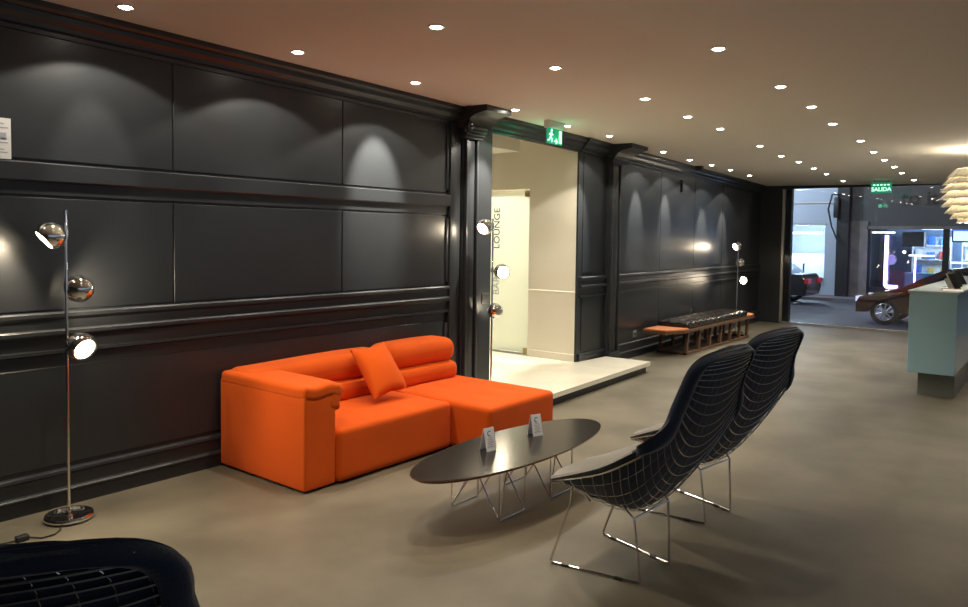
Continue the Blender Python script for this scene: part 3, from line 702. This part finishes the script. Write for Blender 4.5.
# ------------------------------------------------------------------ street window
w1 = empty('window_1', (XF, 0, 0)); struct(w1, 'full height street window at the end of the lounge', 'window')
bm = NB(); box(bm, .0, .06, 4.095, 4.14, 0, 2.6, .003, 1); box(bm, 0, .06, -6, 4.14, 0, .03, .003, 1); link('window_frame', bm, 'alu', w1); bm = NB(); box(bm, -.01, .06, -6, 4.14, 2.425, 2.62); link('head_rail', bm, 'blackwall', w1)
bm = NB(); box(bm, .024, .036, -6, 4.10, .03, 2.41); link('glass', bm, 'glass', w1, smooth=False)
bm = NB(); box(bm, XF + .08, XF + .2, 4.0, 4.13, -.5, 3.2); struct(link('wall_outer_pier', bm, 'blackwall', smooth=False), 'dark outer pier beside the street window frame', 'pier')

# ------------------------------------------------------------------ the street
GZ = -.5
bm = NB(); box(bm, XF, 27.3, -14, 22, GZ - .2, GZ); struct(link('road', bm, 'asphalt', smooth=False), 'dark asphalt street outside the window', 'road')
bm = NB(); box(bm, XF + .06, 15.6, -14, 22, GZ - .1, GZ + .12); struct(link('pavement', bm, 'pavement', smooth=False), 'pavement strip outside the street window', 'pavement')
bm = NB(); box(bm, 26.6, 28.0, -14, 22, GZ - .1, GZ + .1); struct(link('pavement_opposite', bm, 'pavement', smooth=False))
XB = 28.
# pale blue building
bb = empty('pale_building', (XB, 9, GZ)); tag(bb, 'pale blue building with a lit window across the street, left of the black column', 'building')
def bbx(x0, x1, y0, y1, z0, z1, nm, m, par): 
    q = NB(); box(q, x0 - XB, x1 - XB, y0 - 9, y1 - 9, z0 - GZ, z1 - GZ); return link(nm, q, m, par, smooth=False)
q = NB()
for a in ((XB, XB + 3, 6.40, 6.85, GZ, 6), (XB, XB + .3, 6.85, 12, 2.1, 6), (XB, XB + .3, 6.85, 12, GZ, .1), (XB, XB + .3, 9.2, 12, .1, 2.1), (XB + 2.8, XB + 3, 6.85, 12, GZ, 6), (XB + .2, XB + 2.8, 6.6, 12, 2.5, 2.6)): box(q, a[0] - XB, a[1] - XB, a[2] - 9, a[3] - 9, a[4] - GZ, a[5] - GZ)
link('wall', q, 'bluewall', bb, smooth=False)
wf = bbx(XB - .02, XB + .1, 6.83, 9.22, 2.06, 2.12, 'window', 'alu', bb); bbx(XB + .04, XB + .05, 6.85, 9.2, .1, 2.08, 'pane', 'glass', wf)
bbx(XB - .04, XB, 6.42, 12, 2.83, 2.87, 'ledge', 'alu', bb)
bbx(XB + 1.0, XB + 1.1, 7.2, 9.0, 1.75, 1.83, 'light_strip', 'coollight', bb)
bbx(XB + 2.2, XB + 2.6, 7.0, 9.0, GZ + .6, 1.0, 'inner_shelf', 'boxwhite', bb)
point((XB + 1.2, 8.0, 1.5), 260, (.75, .87, 1.), .2)
q = NB(); lathe(q, [(0, -.11), (.08, -.08), (.11, 0), (.08, .08), (0, .11)], (0, 0, 0)); gl = link('globe_lamp', q, 'striplight', loc=(XB - .5, 7.40, .82)); 
q = NB(); tube(q, [(0, 0, -.10), (0, 0, GZ + .1 - .82)], .03, 8); link('lamp_post', q, 'darkmetal', gl); tag(gl, 'glowing round lamp before the pale building window', 'lamp')
# black column with bracket, grey pier
q = NB(); box(q, XB - .35, XB + .6, 6.02, 6.40, GZ, 4); tag(link('black_column', q, 'blackwall', smooth=False), 'tall black clad column between the pale building and the shop', 'column', kind='structure')
q = NB(); box(q, XB - .1, XB + .6, 5.47, 6.04, GZ, 2.2); tag(link('grey_pier', q, 'greywall', smooth=False), 'grey rendered pier between black column and lit shop', 'pier', kind='structure')
q = NB(); tube(q, [(-.36, -.1, 3.1), (-.50, .12, 3.1), (-.55, .22, 2.6), (-.45, .12, 2.0), (-.50, -.1, 1.5)], .03, 6); box(q, -.6, -.35, -.12, .05, 2.3, 3.0, .04, 2); tag(link('hanging_cable_box', q, 'darkmetal', loc=(XB, 6.42, 0)), 'dark box with a hanging cable on the black column', 'box')
# shop
sh = empty('shop', (XB, 0, GZ)); tag(sh, 'dark fronted shop with a brightly lit display window across the street', 'building')
def sbx(x0, x1, y0, y1, z0, z1, nm, m, par=sh):
    q = NB(); box(q, x0, x1, y0, y1, z0 - GZ, z1 - GZ); return link(nm, q, m, par, smooth=False)
sbx(-.05, .4, -9, 6.04, 2.03, 5, 'fascia', 'signwall'); sbx(-.10, .4, -9, 5.5, 1.93, 2.03, 'fascia_rail', 'greywall')
sbx(-.02, .3, -9, 5.5, GZ, -.05, 'stall_riser', 'blackwall')
sbx(3.5, 3.7, -9, 5.7, GZ, 2.5, 'back_wall', 'shopwall'); sbx(.3, 3.5, 5.5, 5.7, GZ, 2.5, 'side_wall', 'letter'); sbx(.3, 3.5, -9, 5.7, GZ, GZ + .1, 'shop_floor', 'shopfloor'); sbx(.3, 3.5, -9, 5.7, 2.3, 2.4, 'shop_ceiling', 'shopwall')
sbx(0, .08, -9, 5.5, -.05, 1.95, 'display_pane', 'glass')
sbx(-.04, .12, 3.1, 3.28, GZ, 2.0, 'mullion', 'blackwall'); sbx(-.04, .12, 5.40, 5.5, GZ, 2.0, 'mullion', 'blackwall')
b = text_bm('to it', .62, .01, True); move(b, basis((0, -1, 0), (0, 0, 1), (-1, 0, 0), (-.07, 3.97, 2.93 - GZ))); link('fascia_lettering', b, 'letter', sh, smooth=False)
sbx(.5, .56, 4.75, 5.45, 1.79, 1.85, 'light_strip', 'striplight'); sbx(.2, .26, -2, 3.05, 1.88, 1.97, 'light_band', 'bluelight')
for k in range(3): sbx(2.4, 2.46, 1.2 + k * 1.3, 2.0 + k * 1.3, 1.0 - .22 * (k % 2), 1.05 - .22 * (k % 2), 'light_strip', 'striplight')
sbx(2.2, 2.26, 3.3, 4.2, 1.95, 2.02, 'light_strip', 'coollight')
sbx(1.0, 1.5, 3.95, 4.6, 1.35, 1.85, 'display_panel', 'blackwall')
point((XB + 1.7, 3.2, 1.6), 200, (.62, .80, 1.), .3); point((XB + 1.7, 1.2, 1.6), 150, (.55, .75, 1.), .3)
q = NB(); tube(q, [(0, 0, 1.72), (0, .0, .04), (0, -.03, .0), (0, -.36, .0)], .055, 8); tag(link('neon_tube', q, 'neon', loc=(XB - .12, 4.88, 0)), 'bright violet neon tube bent in an L on the shop window', 'neon light')
q = NB(); tube(q, [(0, 0, 1.0), (0, 0, -.2)], .03, 8); tag(link('neon_tube', q, 'neon', loc=(XB + .6, 4.13, 0)), 'thin short neon tube standing inside the shop window', 'neon light')
point((XB - .4, 4.85, .9), 18, (.45, .35, 1.), .2)
tv = empty('television', (XB + .35, 2.78, 1.72)); tag(tv, 'lit television screen hanging in the shop window', 'television')
q = NB(); box(q, 0, .06, -.30, .30, -.21, .21, .01, 1); link('casing', q, 'blackwall', tv); q = NB(); box(q, -.006, 0, -.26, .26, -.16, .17); link('screen', q, 'screen', tv, smooth=False)
q = NB(); tube(q, [(.03, 0, .2), (.03, 0, .58)], .015, 6); link('hanger', q, 'darkmetal', tv)
# display units and their boxes
for ui, (y0, y1, x, nm) in enumerate(((3.35, 4.5, 2.6, 'white display shelf unit behind the violet neon'), (1.4, 3.0, 2.8, 'white display shelf unit below the television'))):
    u = empty('display_shelf', (XB + x, y0, GZ + .1)); tag(u, nm, 'shelf unit')
    for zz in (.3, .8, 1.3, 1.8): q = NB(); box(q, 0, .4, 0, y1 - y0, zz - .03, zz); link('shelf', q, 'boxwhite', u, smooth=False)
    q = NB(); box(q, .38, .42, 0, y1 - y0, 0, 2.1); box(q, 0, .4, -.03, 0, 0, 2.1); box(q, 0, .4, y1 - y0, y1 - y0 + .03, 0, 2.1); link('side_panel', q, 'boxwhite', u, smooth=False)
    cn = {'boxred': 'red', 'boxblue': 'blue', 'boxwhite': 'white', 'boxyellow': 'yellow', 'boxteal': 'teal', 'boxorange': 'orange'}
    for zi, zz in enumerate((.3, .8, 1.3, 1.8)):
        for k in range(3):
            w_ = random.uniform(.16, .28); h_ = random.uniform(.18, .36); y = y0 + .1 + k * (y1 - y0 - .35) / 2; m = random.choice(list(cn))
            q = NB(); box(q, 0, .25, 0, w_, 0, h_, .006, 1)
            tag(link('product_box', q, m, loc=(XB + x + .05, y, GZ + .1 + zz)), '%s box, %s along the %s shelf of the %s' % (cn[m], ORD[k], ['lowest', 'second', 'third', 'top'][zi], nm.replace('white display shelf unit ', 'display unit ')), 'box', 'boxes on the shop shelves')
q = NB(); box(q, 0, .5, 0, 1.1, 0, .85, .02, 1); tag(link('display_table', q, 'boxteal', loc=(XB + 1.0, 3.4, GZ + .1)), 'dark teal display table inside the lit shop window', 'table')

# cars
def car(name, loc, rotz, paint, L, Hh, label, sedan=False):
    """local x = length (front at 0), y = width, z up"""
    t = empty(name, loc, rotz); tag(t, label, 'car'); W_ = .86
    low = [(.18, .28), (.18, .52), (.26, .66), (.75, .80), (1.15, .90)]
    if sedan: topl = [(1.15, .90), (3.55, .96), (4.30, .95), (4.42, .80), (4.46, .55), (4.40, .28)]
    else: topl = [(1.15, .90), (3.6, .95), (L - .15, .92), (L, .6), (L - .03, .28)]
    roof = [(1.15, .90), (1.55, 1.14), (2.0, 1.36), (2.5, Hh), (3.1, Hh - .02), (3.6, Hh - .16), (4.0 if not sedan else 3.95, .96)]
    def arch(cx, r=.36): return [(cx + r * math.cos(a), max(.28, .30 + r * math.sin(a))) for a in [PI * k / 10 for k in range(11)]]
    wr_ = L - .85; bot = arch(wr_)[0:11] + arch(.82)[0:11]
    body = low + topl[1:] + bot
    q = NB(); prism(q, body, -W_, W_, 'y'); es = [e for e in q.edges if abs(e.verts[0].co.y - e.verts[1].co.y) < 1e-5 and max(v.co.z for v in e.verts) > .5]
    bmesh.ops.bevel(q, geom=es, offset=.06, segments=3, affect='EDGES'); link('body', q, paint, t, angle=30)
    q = NB(); A = [q.verts.new((x, -W_ + .06 + .18 * (z - .9) / .5, z)) for x, z in roof]; B = [q.verts.new((x, W_ - .06 - .18 * (z - .9) / .5, z)) for x, z in roof]
    q.faces.new(A); q.faces.new(B[::-1])
    for i in range(len(roof)): j = (i + 1) % len(roof); q.faces.new((A[i], A[j], B[j], B[i]))
    cab = link('cabin', q, paint, t, angle=30)
    for s in (-1, 1):
        def sy(z): return s * (W_ - .06 - .18 * (z - .9) / .5 + .006)
        for pane in ([(1.62, .95), (2.12, 1.30), (2.5, Hh - .09), (2.52, .96)], [(2.60, .96), (2.58, Hh - .09), (3.1, Hh - .10), (3.55, 1.16), (3.75, .97)]):
            q = NB(); q.faces.new([q.verts.new((x, sy(z), z)) for x, z in pane]); bmesh.ops.solidify(q, geom=q.faces[:], thickness=.004); link('side_window', q, 'carglass', cab, smooth=False)
    q = NB(); q.faces.new([q.verts.new(p) for p in ((1.28, -.62, .995), (1.28, .62, .995), (1.93, .52, 1.335), (1.93, -.52, 1.335))]); bmesh.ops.solidify(q, geom=q.faces[:], thickness=.01); link('windscreen', q, 'carglass', cab, smooth=False)
    for x in (.82, wr_):
        for s in (-1, 1):
            c = (x, s * (W_ - .10), .315)
            q = NB(); lathe(q, [(.21, -.09), (.30, -.09), (.318, -.06), (.318, .06), (.30, .09), (.21, .09), (.20, .0), (.21, -.09)], c, (0, s, 0), 28); w = link('wheel', q, 'tyre', t)
            q = NB(); lathe(q, [(.195, .06), (.215, .085), (.205, .092), (.185, .07)], c, (0, s, 0), 28); lathe(q, [(0, .088), (.05, .085), (.055, .06), (0, .055)], c, (0, s, 0), 16)
            for k in range(9):
                a = 2 * PI * k / 9; tube(q, [(c[0] + .04 * math.cos(a), c[1] + s * .075, c[2] + .04 * math.sin(a)), (c[0] + .195 * math.cos(a), c[1] + s * .078, c[2] + .195 * math.sin(a))], .018, 6)
            link('rim', q, 'alloy', w)
    for s in (-1, 1):
        q = NB(); obox(q, (.27, s * .62, .60), .16, .34, .13, Matrix.Rotation(.15 * s, 3, 'Z')); link('headlight', q, 'headlight', t, smooth=False)
        q = NB(); obox(q, ((4.42 if sedan else L - .04), s * .62, .74), .12, .40, .15); link('tail_light', q, 'red', t, smooth=False)
        q = NB(); obox(q, (1.55, s * (W_ + .07), .99), .10, .16, .11); link('wing_mirror', q, paint, t, smooth=False)
    return t
car('hatchback_car', (20.75, 4.30, GZ), -PI / 2, 'carpaint', 4.1, 1.44, 'dark car with painted-in orange reflection and alloy wheel parked in front of the lit shop')
car('sedan_car', (25.0, 6.38 + 4.46, GZ), -PI / 2, 'carblack', 4.46, 1.42, 'black saloon car seen from its boot before the pale building', True)
point((17.5, 7.5, 5.5), 900, (.80, .88, 1.), .4); point((22., -1., 5.5), 500, (1, .72, .45), .4)  # unseen lights added above the street to brighten it
point((24.5, 10, 5.0), 1200, (.75, .87, 1.), .4)  # another added unseen light, for the pale building side

# ------------------------------------------------------------------ dim bluish world fill, added through the open side for unseen lights, view settings
w = bpy.data.worlds.new('world'); sc.world = w; w.use_nodes = True
w.node_tree.nodes['Background'].inputs[0].default_value = (.50, .58, .70, 1); w.node_tree.nodes['Background'].inputs[1].default_value = .36
vs = sc.view_settings; vs.view_transform = 'Standard'; vs.look = 'None'; vs.gamma = 1; vs.use_curve_mapping = False; vs.exposure = 0.33
cy = sc.cycles; cy.use_denoising = True; cy.max_bounces = 8; cy.diffuse_bounces = 5; cy.glossy_bounces = 4; cy.transparent_max_bounces = 12; cy.sample_clamp_indirect = 6; cy.caustics_reflective = False; cy.caustics_refractive = False
